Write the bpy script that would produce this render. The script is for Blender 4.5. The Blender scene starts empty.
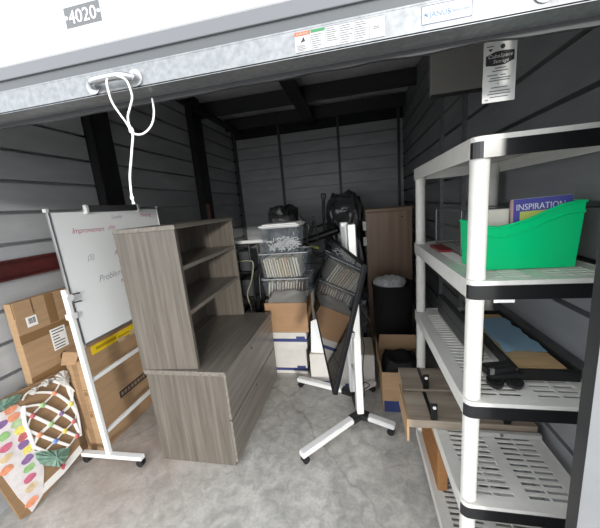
import bpy, bmesh, math, random
from mathutils import Vector, Matrix, noise
random.seed(7)
S = bpy.context.scene
COL = S.collection
V = Vector

# ------------------------------------------------------------------ camera
cam = bpy.data.cameras.new('camera')
cam.sensor_fit = 'HORIZONTAL'; cam.sensor_width = 36.0; cam.lens = 36.0*289/600
cam.clip_start = 0.02
co = bpy.data.objects.new('camera', cam); COL.objects.link(co)
yd = V((56, -62.5, 289)).normalized()
dn = V((125, 1436, 289)); dn = (dn - yd*dn.dot(yd)).normalized()
zu = -dn; xr = yd.cross(zu)
Mw = Matrix((xr, yd, zu))                    # world = Mw @ (right, down, forward)
cr, cd, cf = Mw.col[0], Mw.col[1], Mw.col[2]
R = Matrix(((cr[0], -cd[0], -cf[0]), (cr[1], -cd[1], -cf[1]), (cr[2], -cd[2], -cf[2])))
co.matrix_world = Matrix.Translation((0, 0, 1.707)) @ R.to_4x4()
S.camera = co

# ------------------------------------------------------------------ light
w = bpy.data.worlds.new('sky'); S.world = w; w.use_nodes = True
bg = w.node_tree.nodes['Background']
bg.inputs[0].default_value = (0.93, 0.965, 1.0, 1); bg.inputs[1].default_value = 1.95
sun = bpy.data.lights.new('sun', 'SUN'); sun.energy = 1.5; sun.angle = math.radians(4); sun.color = (1, .97, .92)
so = bpy.data.objects.new('sun', sun); COL.objects.link(so)
so.rotation_euler = V((-0.36, 1.0, -0.155)).to_track_quat('-Z', 'Y').to_euler()
S.view_settings.view_transform = 'Standard'; S.view_settings.look = 'None'
S.view_settings.gamma = 1.0; S.view_settings.use_curve_mapping = False
S.view_settings.exposure = 0.5

# ------------------------------------------------------------------ materials
MATS = {}
def mat(name, col, rough=.6, metal=0., var=.0, scale=(8, 8, 8), bump=0., col2=None, spec=.5, detail=4, trans=0., alpha=1., ramp=(.35, .65), coords='Object'):
    if name in MATS: return MATS[name]
    m = bpy.data.materials.new(name); m.use_nodes = True
    nt = m.node_tree; b = nt.nodes['Principled BSDF']
    b.inputs['Base Color'].default_value = (*col, 1); b.inputs['Roughness'].default_value = rough
    b.inputs['Metallic'].default_value = metal; b.inputs['Specular IOR Level'].default_value = spec
    if trans: b.inputs['Transmission Weight'].default_value = trans
    if alpha < 1: b.inputs['Alpha'].default_value = alpha
    if var or bump or col2:
        tc = nt.nodes.new('ShaderNodeTexCoord'); mp = nt.nodes.new('ShaderNodeMapping')
        nz = nt.nodes.new('ShaderNodeTexNoise'); nz.inputs['Scale'].default_value = 1.0; nz.inputs['Detail'].default_value = detail
        mp.inputs['Scale'].default_value = scale
        nt.links.new(tc.outputs[coords], mp.inputs[0]); nt.links.new(mp.outputs[0], nz.inputs['Vector'])
        if var or col2:
            c2 = col2 or tuple(max(0, c*(1-var)) for c in col); c1 = col if col2 else tuple(min(1, c*(1+var)) for c in col)
            r = nt.nodes.new('ShaderNodeValToRGB'); r.color_ramp.elements[0].position = ramp[0]; r.color_ramp.elements[1].position = ramp[1]
            r.color_ramp.elements[0].color = (*c2, 1); r.color_ramp.elements[1].color = (*c1, 1)
            nt.links.new(nz.outputs[0], r.inputs[0]); nt.links.new(r.outputs[0], b.inputs['Base Color'])
        if bump:
            bp = nt.nodes.new('ShaderNodeBump'); bp.inputs['Strength'].default_value = bump; bp.inputs['Distance'].default_value = .01
            nt.links.new(nz.outputs[0], bp.inputs['Height']); nt.links.new(bp.outputs[0], b.inputs['Normal'])
    MATS[name] = m
    return m

def concrete():
    m = bpy.data.materials.new('concrete'); m.use_nodes = True
    nt = m.node_tree; L = nt.links.new; b = nt.nodes['Principled BSDF']
    tc = nt.nodes.new('ShaderNodeTexCoord')
    def nz(s, d, dist=0):
        n = nt.nodes.new('ShaderNodeTexNoise'); n.inputs['Scale'].default_value = s; n.inputs['Detail'].default_value = d
        n.inputs['Distortion'].default_value = dist; L(tc.outputs['Object'], n.inputs['Vector']); return n
    def ramp(src, a, ca, bb, cb):
        r = nt.nodes.new('ShaderNodeValToRGB'); e = r.color_ramp.elements
        e[0].position = a; e[0].color = (*ca, 1); e[1].position = bb; e[1].color = (*cb, 1); L(src, r.inputs[0]); return r
    def mix(f, a, c, mode='MIX', fac=None):
        x = nt.nodes.new('ShaderNodeMix'); x.data_type = 'RGBA'; x.blend_type = mode
        if f is not None: L(f, x.inputs[0])
        else: x.inputs[0].default_value = fac
        L(a, x.inputs[6]); L(c, x.inputs[7]); return x.outputs[2]
    n1 = nz(2.2, 8, 1.2); n2 = nz(13, 9, .8); n3 = nz(60, 5)
    base = ramp(n1.outputs[0], .36, (.44, .43, .405), .66, (.60, .585, .555))
    mot = ramp(n2.outputs[0], .35, (.66, .655, .64), .62, (1.06, 1.05, 1.03))
    c = mix(None, base.outputs[0], mot.outputs[0], 'MULTIPLY', .75)
    gr = ramp(n3.outputs[0], .3, (.78, .78, .78), .7, (1.1, 1.1, 1.1))
    c = mix(None, c, gr.outputs[0], 'MULTIPLY', .6)
    # brown-red dusty patch near the board stand
    sx = nt.nodes.new('ShaderNodeSeparateXYZ'); L(tc.outputs['Object'], sx.inputs[0])
    n4 = nz(4, 6, .5)
    vd = nt.nodes.new('ShaderNodeVectorMath'); vd.operation = 'DISTANCE'; vd.inputs[1].default_value = (-1.7, 1.55, 0)
    L(tc.outputs['Object'], vd.inputs[0])
    fall = ramp(vd.outputs['Value'], .15, (1, 1, 1), .8, (0, 0, 0))
    br = nt.nodes.new('ShaderNodeRGB'); br.outputs[0].default_value = (.40, .29, .24, 1)
    mm = nt.nodes.new('ShaderNodeMath'); mm.operation = 'MULTIPLY'; L(fall.outputs[0], mm.inputs[0]); L(n4.outputs[0], mm.inputs[1])
    c = mix(mm.outputs[0], c, br.outputs[0])
    # thin cracks and scratches
    vo = nt.nodes.new('ShaderNodeTexVoronoi'); vo.feature = 'DISTANCE_TO_EDGE'; vo.inputs['Scale'].default_value = .55
    nd = nz(3, 6); av = nt.nodes.new('ShaderNodeVectorMath'); av.operation = 'MULTIPLY_ADD'
    av.inputs[1].default_value = (.25, .25, .25); L(nd.outputs['Color'], av.inputs[0]); L(tc.outputs['Object'], av.inputs[2]); L(av.outputs[0], vo.inputs['Vector'])
    ck = ramp(vo.outputs['Distance'], .001, (.62, .6, .58), .006, (1, 1, 1))
    c = mix(None, c, ck.outputs[0], 'MULTIPLY', .6)
    L(c, b.inputs['Base Color'])
    rr = ramp(n2.outputs[0], .3, (.38, .38, .38), .7, (.62, .62, .62)); L(rr.outputs[0], b.inputs['Roughness'])
    bp = nt.nodes.new('ShaderNodeBump'); bp.inputs['Strength'].default_value = .12; L(n2.outputs[0], bp.inputs['Height']); L(bp.outputs[0], b.inputs['Normal'])
    return m

def wood(name, scale, dark, mid, light, rough=.36):
    m = bpy.data.materials.new(name); m.use_nodes = True
    nt = m.node_tree; L = nt.links.new; b = nt.nodes['Principled BSDF']; b.inputs['Roughness'].default_value = rough
    tc = nt.nodes.new('ShaderNodeTexCoord'); mp = nt.nodes.new('ShaderNodeMapping'); mp.inputs['Scale'].default_value = scale
    L(tc.outputs['Object'], mp.inputs[0])
    n = nt.nodes.new('ShaderNodeTexNoise'); n.inputs['Scale'].default_value = 1; n.inputs['Detail'].default_value = 7; n.inputs['Roughness'].default_value = .62; n.inputs['Distortion'].default_value = .4
    L(mp.outputs[0], n.inputs['Vector'])
    r = nt.nodes.new('ShaderNodeValToRGB'); e = r.color_ramp.elements
    e[0].position = .30; e[0].color = (*dark, 1); e[1].position = .70; e[1].color = (*light, 1)
    k = e.new(.5); k.color = (*mid, 1)
    L(n.outputs[0], r.inputs[0]); L(r.outputs[0], b.inputs['Base Color'])
    bp = nt.nodes.new('ShaderNodeBump'); bp.inputs['Strength'].default_value = .05; L(n.outputs[0], bp.inputs['Height']); L(bp.outputs[0], b.inputs['Normal'])
    return m

CONC = concrete()
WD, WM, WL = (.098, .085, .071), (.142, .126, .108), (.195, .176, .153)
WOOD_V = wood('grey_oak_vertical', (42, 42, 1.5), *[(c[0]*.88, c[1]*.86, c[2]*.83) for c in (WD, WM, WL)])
WOOD_Y = wood('grey_oak_lengthwise_lit', (42, 1.5, 42), *[tuple(q*1.25 for q in c) for c in (WD, WM, WL)])  # same oak, lightened: light missing on the horizontal boards is put into the colour
PLANK = wood('rustic_plank', (1.6, 22, 30), (.22, .17, .125), (.33, .27, .21), (.44, .375, .30), .55)
BROWNWOOD = wood('brown_laminate', (20, 20, .8), (.27, .165, .105), (.33, .21, .14), (.39, .26, .18), .35)
galv = lambda: mat('galvanised_steel', (.30, .31, .32), .42, .7, col2=(.23, .24, .245), scale=(70, 70, 70), detail=3)
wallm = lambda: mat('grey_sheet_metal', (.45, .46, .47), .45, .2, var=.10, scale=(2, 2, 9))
dsteel = lambda: mat('dark_primed_steel', (.018, .018, .02), .55, .2, var=.2)
whitep = lambda: mat('white_powder_coat', (.80, .80, .79), .35)
blackp = lambda: mat('black_plastic', (.012, .012, .013), .42)
blackm = lambda: mat('black_metal', (.015, .015, .016), .35, .4)
card = lambda: mat('cardboard', (.40, .255, .14), .8, var=.07, scale=(5, 5, 40), bump=.03)
cardd = lambda: mat('cardboard_dark', (.29, .175, .09), .8, var=.08, scale=(5, 5, 40))
tapem = lambda: mat('brown_tape', (.235, .135, .06), .35)
paper = lambda: mat('white_paper', (.88, .87, .84), .75, var=.02)
cream = lambda: mat('cream_paper', (.84, .79, .69), .8, var=.05)
resin = lambda: mat('grey_white_resin', (.70, .685, .645), .5, var=.03, scale=(30, 30, 30), bump=.02)
ink = lambda: mat('black_ink', (.02, .02, .022), .6)
greyink = lambda: mat('grey_ink', (.13, .13, .14), .7)
carton = lambda: mat('white_carton', (.60, .575, .535), .7, var=.05, scale=(6, 6, 6))
bluec = lambda: mat('navy_print', (.035, .05, .17), .65)
def plastic_clear():
    if 'clear_plastic' in MATS: return MATS['clear_plastic']
    m = bpy.data.materials.new('clear_plastic'); m.use_nodes = True; nt = m.node_tree
    b = nt.nodes['Principled BSDF']; b.inputs['Base Color'].default_value = (.48, .52, .56, 1); b.inputs['Roughness'].default_value = .22
    t = nt.nodes.new('ShaderNodeBsdfTransparent'); t.inputs[0].default_value = (.93, .95, .97, 1)
    x = nt.nodes.new('ShaderNodeMixShader'); x.inputs[0].default_value = .17
    nt.links.new(t.outputs[0], x.inputs[1]); nt.links.new(b.outputs[0], x.inputs[2]); nt.links.new(x.outputs[0], nt.nodes['Material Output'].inputs[0])
    MATS['clear_plastic'] = m; return m
def plastic_wrap():
    if 'wrap' in MATS: return MATS['wrap']
    m = mat('wrap', (.07, .07, .074), .22, bump=.8, scale=(14, 14, 14), detail=6, spec=.7)
    return m

# ------------------------------------------------------------------ mesh helpers
def box(bm, x0, x1, y0, y1, z0, z1, bev=0., seg=2):
    m = Matrix.Translation(((x0+x1)/2, (y0+y1)/2, (z0+z1)/2)) @ Matrix.Diagonal((abs(x1-x0), abs(y1-y0), abs(z1-z0), 1))
    r = bmesh.ops.create_cube(bm, size=1, matrix=m)
    if bev:
        ed = list({e for v in r['verts'] for e in v.link_edges})
        bmesh.ops.bevel(bm, geom=ed, offset=bev, segments=seg, affect='EDGES', profile=.5)
    return bm
def obox(bm, c, ax, half, bev=0.):
    a = [V(q).normalized() for q in ax]
    m = Matrix(((a[0][0]*2*half[0], a[1][0]*2*half[1], a[2][0]*2*half[2], c[0]),
                (a[0][1]*2*half[0], a[1][1]*2*half[1], a[2][1]*2*half[2], c[1]),
                (a[0][2]*2*half[0], a[1][2]*2*half[1], a[2][2]*2*half[2], c[2]), (0, 0, 0, 1)))
    r = bmesh.ops.create_cube(bm, size=1, matrix=m)
    if bev:
        ed = list({e for v in r['verts'] for e in v.link_edges})
        bmesh.ops.bevel(bm, geom=ed, offset=bev, segments=2, affect='EDGES')
    return bm
def beam(bm, p, q, w, h, up=(0, 0, 1), bev=0.):
    p, q = V(p), V(q); d = (q-p); n = d.normalized(); s = n.cross(V(up))
    if s.length < 1e-4: s = n.cross(V((1, 0, 0)))
    s.normalize(); u = s.cross(n)
    return obox(bm, (p+q)/2, (n, s, u), (d.length/2, w/2, h/2), bev)
def smooth_pts(pts, k=6, closed=False):
    P = [V(p) for p in pts]; out = []; n = len(P)
    rng = n if closed else n-1
    for i in range(rng):
        p0 = P[(i-1) % n] if (closed or i > 0) else P[0]; p1 = P[i]; p2 = P[(i+1) % n]
        p3 = P[(i+2) % n] if (closed or i+2 < n) else P[-1]
        for j in range(k):
            t = j/k
            out.append(.5*((2*p1)+(p2-p0)*t+(2*p0-5*p1+4*p2-p3)*t*t+(3*p1-p0-3*p2+p3)*t**3))
    if not closed: out.append(P[-1])
    return out
def tube(bm, pts, r, n=8, closed=False, cap=True, sy=1.):
    P = [V(p) for p in pts]; N = len(P); rings = []
    t0 = (P[1]-P[0]).normalized(); u = t0.orthogonal().normalized()
    for i in range(N):
        if closed: t = (P[(i+1) % N]-P[i-1]).normalized()
        else: t = (P[min(i+1, N-1)]-P[max(i-1, 0)]).normalized()
        u = (u-t*u.dot(t)); u = u.normalized() if u.length > 1e-6 else t.orthogonal().normalized()
        v = t.cross(u); rr = r[i] if isinstance(r, (list, tuple)) else r
        rings.append([bm.verts.new(P[i]+(u*math.cos(2*math.pi*k/n)+v*math.sin(2*math.pi*k/n)*sy)*rr) for k in range(n)])
    for i in range(N if closed else N-1):
        a, b = rings[i], rings[(i+1) % N]
        for k in range(n): bm.faces.new((a[k], a[(k+1) % n], b[(k+1) % n], b[k]))
    if cap and not closed:
        bm.faces.new(rings[0][::-1]); bm.faces.new(rings[-1])
    return bm
def cyl(bm, p, q, r, n=16): return tube(bm, [p, q], r, n)
def lathe(bm, prof, c=(0, 0, 0), n=24, fn=None):
    rings = []
    for r, z in prof:
        ring = []
        for k in range(n):
            a = 2*math.pi*k/n; p = V((c[0]+r*math.cos(a), c[1]+r*math.sin(a), c[2]+z))
            if fn: p = fn(p, a)
            ring.append(bm.verts.new(p))
        rings.append(ring)
    for a, b in zip(rings, rings[1:]):
        for k in range(n): bm.faces.new((a[k], a[(k+1) % n], b[(k+1) % n], b[k]))
    bm.faces.new(rings[0][::-1]); bm.faces.new(rings[-1])
    return bm
def prism(bm, poly, off):
    a = [bm.verts.new(V(p)) for p in poly]; b = [bm.verts.new(V(p)+V(off)) for p in poly]; n = len(a)
    bm.faces.new(a[::-1]); bm.faces.new(b)
    for k in range(n): bm.faces.new((a[k], a[(k+1) % n], b[(k+1) % n], b[k]))
    return bm
def disc(bm, c, nrm, r, th, n=20):
    nrm = V(nrm).normalized(); return cyl(bm, V(c)-nrm*th/2, V(c)+nrm*th/2, r, n)

def obj(name, bm, m, parent=None, loc=None, rot=None, smooth=False, label=None, kind=None):
    me = bpy.data.meshes.new(name); bmesh.ops.recalc_face_normals(bm, faces=bm.faces[:]); bm.to_mesh(me); bm.free()
    if smooth:
        for p in me.polygons: p.use_smooth = True
        me.set_sharp_from_angle(angle=math.radians(40))
    me.materials.append(m)
    o = bpy.data.objects.new(name, me); COL.objects.link(o)
    if parent: o.parent = parent
    if loc: o.location = loc
    if rot: o.rotation_euler = rot
    if label: o['label'] = label
    if kind: o['kind'] = kind
    return o
def B(): return bmesh.new()
def thing(name, label, cat, loc=(0, 0, 0), rz=0., group=None, kind=None):
    o = bpy.data.objects.new(name, None); COL.objects.link(o); o.empty_display_size = .05
    o.location = loc; o.rotation_euler = (0, 0, rz); tag(o, label, cat, group, kind); return o
def tag(o, label=None, cat=None, group=None, kind=None):
    if label: o['label'] = label
    if cat: o['category'] = cat
    if group: o['group'] = group
    if kind: o['kind'] = kind
    return o
def copy_tree(o, parent=None):
    c = o.copy(); COL.objects.link(c); c.parent = parent
    for ch in list(o.children): copy_tree(ch, c)
    return c
def text(name, s, size, m, parent, M4, ext=.0004, align='LEFT', shear=0., sx=1.):
    cu = bpy.data.curves.new('t', 'FONT'); cu.body = s; cu.size = size; cu.extrude = ext; cu.align_x = align; cu.shear = shear; cu.resolution_u = 3
    t = bpy.data.objects.new('t', cu); COL.objects.link(t)
    dg = bpy.context.evaluated_depsgraph_get(); me = bpy.data.meshes.new_from_object(t.evaluated_get(dg))
    bpy.data.objects.remove(t); me.name = name; me.materials.clear(); me.materials.append(m)
    o = bpy.data.objects.new(name, me); COL.objects.link(o); o.parent = parent
    o.matrix_local = M4 @ Matrix.Diagonal((sx, 1, 1, 1)); return o
def frame(o, x, y):                                   # text frame: origin, reading direction, up
    x = V(x).normalized(); y = V(y).normalized(); z = x.cross(y)
    return Matrix(((x[0], y[0], z[0], o[0]), (x[1], y[1], z[1], o[1]), (x[2], y[2], z[2], o[2]), (0, 0, 0, 1)))

# ================================================================== THE UNIT
XL, XR, YF, YB, HW, HC = -2.24, .84, .75, 5.5, 3.02, 3.36
struct = lambda name, bm, m, label, cat='wall', **k: tag(obj(name, bm, m, **k), label, cat, kind='structure')
struct('floor', box(B(), XL-.13, XR+.13, .70, YB+.13, -.1, 0), CONC, 'mottled grey concrete floor of the storage unit', 'floor')
struct('ground_outside', box(B(), -9, 9, -9, .70, -.12, -.012), mat('driveway', (.38, .375, .36), .8, var=.1, scale=(3, 3, 3)), 'plain concrete driveway in front of the storage unit', 'ground')
def ribbed(u0, u1, z0, z1, pitch, place, dep=.056):
    bm = B(); prof = []; z = z0
    while z < z1-1e-6:
        for dz, d in ((0, 0), (pitch*.86, 0), (pitch*.865, -dep), (pitch*.975, -dep), (pitch*.98, 0)):
            if z+dz < z1: prof.append((z+dz, d))
        z += pitch
    prof.append((z1, 0))
    for k in range(len(prof)-1):
        (a, da), (b, db) = prof[k], prof[k+1]
        bm.faces.new([bm.verts.new(place(*q)) for q in ((u0, a, da), (u1, a, da), (u1, b, db), (u0, b, db))])
    bmesh.ops.remove_doubles(bm, verts=bm.verts[:], dist=1e-5); return bm
wl = struct('wall_left', box(B(), XL-.11, XL-.06, .70, YB+.12, 0, HC+.14), wallm(), 'left partition of dark ribbed steel panels with a maroon girt')
for a, b in ((.76, 2.26), (2.26, 4.0), (4.0, YB-.01)):
    obj('wall_panel', ribbed(a, b, 0, HC, .205, lambda u, z, d: (XL+d, u, z)), wallm(), wl)
for a, b in ((2.25, 2.44), (3.95, 4.18)):
    bm = B(); box(bm, XL, XL+.012, a, b, 0, HC); box(bm, XL, XL+.10, a, a+.012, 0, HC); box(bm, XL+.09, XL+.102, a, b, 0, HC); obj('column', bm, dsteel(), wl)
bm = B(); box(bm, XL, XL+.012, .76, 2.24, 1.40, 1.527); box(bm, XL, XL+.05, .76, 2.24, 1.515, 1.527); box(bm, XL, XL+.05, .76, 2.24, 1.40, 1.412)
obj('girt', bm, mat('maroon_primer', (.075, .012, .012), .5, var=.25), wl, label='maroon primed steel girt')
wr = struct('wall_right', box(B(), XR+.06, XR+.11, .70, YB+.12, 0, HC+.14), mat('grey_sheet_metal_darker', (.29, .30, .31), .5, .2, var=.10, scale=(2, 2, 9)), 'right partition of dark ribbed steel panels behind the plastic shelving')  # sheet metal set darker here than on the left and back walls
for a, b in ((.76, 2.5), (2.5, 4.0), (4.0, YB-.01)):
    obj('wall_panel', ribbed(a, b, 0, HC, .205, lambda u, z, d: (XR-d, u, z)), mat('grey_sheet_metal_darker', (.29, .30, .31), .5, .2, var=.10, scale=(2, 2, 9)), wr)
for y in (2.52, 3.12):
    obj('stud', box(B(), XR-.03, XR, y, y+.035, 0, HC), galv(), wr)
wb = struct('wall_back', box(B(), XL-.10, XR+.10, YB+.06, YB+.11, 0, HC+.14), dsteel(), 'back wall of grey ribbed steel panels with dark battens')
se = [XL+.01, -1.33, -.257, .759, XR-.005]
for a, b in zip(se, se[1:]):
    obj('wall_panel', ribbed(a, b, 0, HW, .205, lambda u, z, d: (u, YB-d, z)), wallm(), wb)
for x in (-2.19, -1.33, -.257, .759):
    obj('batten', box(B(), x-.022, x+.022, YB-.035, YB-.002, 0, HC-.06), mat('grey_batten', (.10, .10, .105), .45, .4), wb)
# roof
bm = B(); nx, ny = 30, 44
gr = [[bm.verts.new((XL+(XR-XL)*i/nx, YF+(YB-YF)*j/ny, HC-.05*abs(math.sin((YF+(YB-YF)*j/ny-.05)*math.pi/.88))-.025*noise.noise(V((i*.35, j*.3, 2))))) for j in range(ny+1)] for i in range(nx+1)]
for i in range(nx):
    for j in range(ny): bm.faces.new((gr[i][j], gr[i+1][j], gr[i+1][j+1], gr[i][j+1]))
ce = struct('ceiling', box(B(), XL-.13, XR+.13, .70, YB+.13, HC+.08, HC+.13), dsteel(), 'dark roof with sagging vinyl insulation over black purlins', 'ceiling')
obj('insulation_sheet', bm, mat('grey_vinyl', (.85, .85, .86), .3, bump=.3, scale=(5, 5, 5)), ce, smooth=True)
for y in (1.7, 2.6, 3.48, 4.36, 5.24):
    bm = B(); box(bm, XL, XR, y-.005, y+.005, HC-.22, HC-.03); box(bm, XL, XR, y, y+.06, HC-.225, HC-.215); obj('purlin', bm, mat('dark_purlin', (.05, .05, .052), .5, .2), ce)
bm = B(); box(bm, -.80, -.62, 1.0, YB, HC-.25, HC-.235); box(bm, -.72, -.705, 1.0, YB, HC-.25, HC-.02); obj('rafter', bm, dsteel(), ce)
bm = B(); box(bm, -2.1, -2.0, 1.0, YB, HC-.27, HC-.23); obj('rafter', bm, dsteel(), ce)
# front wall and jambs
wf = struct('wall_front', box(B(), .523, 2.2, .712, .75, -.01, HC+.1), mat('pale_grey_steel', (.22, .225, .23), .4, .1, var=.04), 'pale grey steel front wall right of the doorway')
obj('door_guide', box(B(), .5225, .53, .7125, .7495, 0, 2.6), mat('black_guide', (.02, .021, .023), .4), wf, label='black door guide channel')
obj('wall_sheet', box(B(), -4.2, -2.2, .712, .75, -.01, HC+.1), MATS['pale_grey_steel'], wf)
obj('header', box(B(), -2.2, .523, .76, .80, 2.62, HC+.1), MATS['pale_grey_steel'], wf)
# electrical or duct box high in the right corner
dt = thing('duct_box', 'dull grey sheet metal panel hanging high beside the right wall', 'duct', (.51, 2.2, 2.345), kind='structure')
obj('housing', box(B(), 0, XR-.51-.001, 0, .05, 0, .72, .004), mat('dull_duct', (.40, .385, .35), .5, .2), dt)
obj('flange', box(B(), .004, XR-.511, .004, .045, -.012, 0), mat('dull_duct2', (.06, .06, .055), .5, .2), dt)
bm = B(); cyl(bm, (.2, .025, .72), (.2, .025, HC-2.345), .012); obj('hanger_rod', bm, dsteel(), dt)

# ------------------------------------------------------------------ roll-up door
dr = thing('door_1', 'white roll-up steel door raised above the doorway with its galvanised bottom bar', 'door', (0, .70, 2.02), kind='structure')
DX0, DX1 = -2.19, .515
bm = B(); prof = [(.012, .075), (.012, .082), (.0, .112)]
z = .112
for k in range(6):
    prof += [(-.004, z+.004), (-.004, z+.135), (.012, z+.15), (.012, z+.165), (-.004, z+.18)]; z += .18
for k in range(len(prof)-1):
    (a, za), (b, zb) = prof[k], prof[k+1]
    bm.faces.new([bm.verts.new(q) for q in ((DX0, a, za), (DX1, a, za), (DX1, b, zb), (DX0, b, zb))])
bmesh.ops.remove_doubles(bm, verts=bm.verts[:], dist=1e-5)
bmesh.ops.solidify(bm, geom=bm.faces[:], thickness=-.002)
cur = obj('curtain', bm, mat('white_door_paint', (.56, .565, .57), .35, var=.015, scale=(3, 3, 3)), dr)
obj('curtain_hem', box(B(), DX0, DX1, -.006, .004, .082, .112, .002), mat('grey_hem', (.16, .165, .175), .35, .3), dr)
bm = B(); box(bm, DX0, DX1, -.012, -.008, 0, .052, .0015); box(bm, DX0, DX1, -.012, .05, 0, .004); box(bm, DX0, DX1, -.012, .008, .050, .054)
bar = obj('bottom_bar', bm, galv(), dr)
obj('bar_channel', box(B(), DX0, DX1, .0, .006, .048, .085), mat('grey_hem2', (.11, .115, .12), .35, .4), dr)
bm = B(); n = 120; rows = []
for i in range(n+1):
    x = DX0+(DX1-DX0)*i/n; dz = .010*noise.noise(V((x*3.2, 4, 0)))+.006*noise.noise(V((x*9, 1, 0)))
    rows.append([bm.verts.new((x, yy, zz)) for yy, zz in ((.046, .004), (.054, .004), (.056, -.012+dz), (.046, -.012+dz))])
for a, b in zip(rows, rows[1:]):
    for k in range(4): bm.faces.new((a[k], a[(k+1) % 4], b[(k+1) % 4], b[k]))
obj('rubber_seal', bm, mat('black_rubber', (.03, .03, .032), .45), dr, smooth=True)
def handle(x0, z0=.022):
    bm = B(); tube(bm, smooth_pts([(x0, -.014, z0), (x0+.012, -.030, z0+.001), (x0+.03, -.038, z0), (x0+.09, -.038, z0), (x0+.108, -.030, z0-.001), (x0+.12, -.014, z0)], 5), .0085, 10)
    h = obj('lift_handle', bm, mat('bright_steel', (.42, .43, .44), .25, .9), dr, smooth=True)
    for q in (x0, x0+.12):
        bm = B(); disc(bm, (q, -.0135, z0), (0, 1, 0), .019, .004, 24); obj('bolt_plate', bm, MATS['bright_steel'], h, smooth=True)
        bm = B(); disc(bm, (q, -.020, z0), (0, 1, 0), .008, .012, 6); obj('bolt', bm, mat('dull_bolt', (.35, .35, .35), .35, .8), h)
handle(-.626); handle(.352, .030)
# number plate
px, pz = -.623, .1815
np_ = obj('number_plate', box(B(), px-.051, px+.051, -.0062, -.0045, pz-.022, pz+.022), mat('plate_grey', (.12, .125, .13), .4), dr)
text('digits', '4020', .040, mat('plate_white', (.85, .85, .85), .4), np_, frame((px, -.0065, pz-.014), (1, 0, 0), (0, 0, 1)), align='CENTER')
bm = B()
for q in (-.046, .046): disc(bm, (px+q, -.0066, pz), (0, 1, 0), .004, .001, 10)
obj('rivet', bm, MATS['plate_white'], np_)
# stickers on the bar
def txtlines(bm, x0, x1, z0, z1, n, y, h=.0012):
    for k in range(n):
        z = z1-(k+.5)*(z1-z0)/n; box(bm, x0, x0+(x1-x0)*random.uniform(.6, 1), y-.0002, y, z-h/2, z+h/2)
st = obj('warning_sticker', box(B(), -.112, .072, -.0128, -.0121, .008, .046), mat('sticker_white', (.42, .42, .415), .4), dr)
obj('orange_header', box(B(), -.112, -.079, -.0132, -.0128, .039, .046), mat('orange_ink', (.60, .10, .015), .5), st)
obj('green_header', box(B(), -.077, -.048, -.0132, -.0128, .0405, .046), mat('green_ink', (.03, .20, .07), .5), st)
text('header_lettering', 'WARNING', .0062, MATS['sticker_white'], st, frame((-.0955, -.0134, .0402), (1, 0, 0), (0, 0, 1)), .0001, 'CENTER', sx=.9)
bm = B(); txtlines(bm, -.108, -.083, .010, .022, 4, -.0128); txtlines(bm, -.077, -.051, .010, .038, 7, -.0128); txtlines(bm, -.045, -.020, .018, .044, 7, -.0128)
txtlines(bm, -.016, .010, .010, .044, 8, -.0128); txtlines(bm, .014, .039, .012, .044, 8, -.0128); txtlines(bm, .050, .068, .024, .030, 2, -.0128)
for q in (-.079, -.047, -.018, .012, .042): box(bm, q, q+.0006, -.013, -.0128, .008, .046)
for zz in (.008, .0455): box(bm, -.112, .072, -.013, -.0128, zz, zz+.0006)
obj('fine_print', bm, greyink(), st, kind='stuff')
bm = B(); prism(bm, [(-.1, -.0129, .026), (-.093, -.0129, .036), (-.09, -.0129, .028)], (0, -.0002, 0)); obj('pictogram', bm, ink(), st)
s2 = obj('maker_sticker', box(B(), .142, .232, -.0128, -.0121, .014, .046), MATS['sticker_white'], dr)
bm = B()
for a in ((.142, .232, .014, .0146), (.142, .232, .0454, .046), (.142, .1426, .014, .046), (.2314, .232, .014, .046)): box(bm, a[0], a[1], -.0131, -.0128, a[2], a[3])
obj('border', bm, bluec(), s2)
text('lettering', 'JANUS', .0135, mat('blue_ink', (.10, .19, .42), .5), s2, frame((.156, -.0129, .025), (1, 0, 0), (0, 0, 1)), .0001)
text('lettering', 'INTERNATIONAL', .0055, MATS['blue_ink'], s2, frame((.190, -.0129, .027), (1, 0, 0), (0, 0, 1)), .0001, sx=.9)
bm = B()
for k in range(4):
    a = k*math.pi/4; beam(bm, (.150-.005*math.cos(a), -.0129, .030-.005*math.sin(a)), (.150+.005*math.cos(a), -.0129, .030+.005*math.sin(a)), .0002, .0015, up=(0, 1, 0))
obj('emblem', bm, MATS['blue_ink'], s2)
# coil above the opening
bm = B(); cyl(bm, (DX0, .23, .50), (DX1, .23, .50), .2, 32); obj('coil', bm, MATS['white_door_paint'], dr, smooth=True)
# rope on the handle (world coordinates minus base)
rp = thing('pull_rope', 'white pull rope knotted in loops around the left lift handle', 'rope', (-.53, .66, 1.744))
O = V((-.53, .66, 1.744))
la = [(-.532, .682, 2.049), (-.539, .672, 2.051), (-.55, .662, 2.046), (-.558, .655, 2.034), (-.56, .655, 2.015), (-.56, .66, 1.989), (-.548, .662, 1.963), (-.536, .664, 1.942), (-.529, .665, 1.925)]
lb = [(-.543, .66, 2.044), (-.524, .655, 2.037), (-.504, .65, 2.024), (-.499, .652, 2.007), (-.501, .656, 1.988), (-.515, .66, 1.969), (-.526, .662, 1.953), (-.528, .664, 1.936), (-.523, .666, 1.918)]
lc = [(-.529, .665, 1.925), (-.519, .666, 1.913), (-.501, .668, 1.911), (-.484, .674, 1.922), (-.477, .684, 1.941), (-.481, .70, 1.967), (-.49, .715, 1.991), (-.504, .735, 2.011)]
ld = [(-.525, .666, 1.921), (-.526, .666, 1.907), (-.534, .666, 1.883), (-.543, .666, 1.855), (-.555, .666, 1.818), (-.56, .666, 1.784), (-.561, .666, 1.767)]
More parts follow.
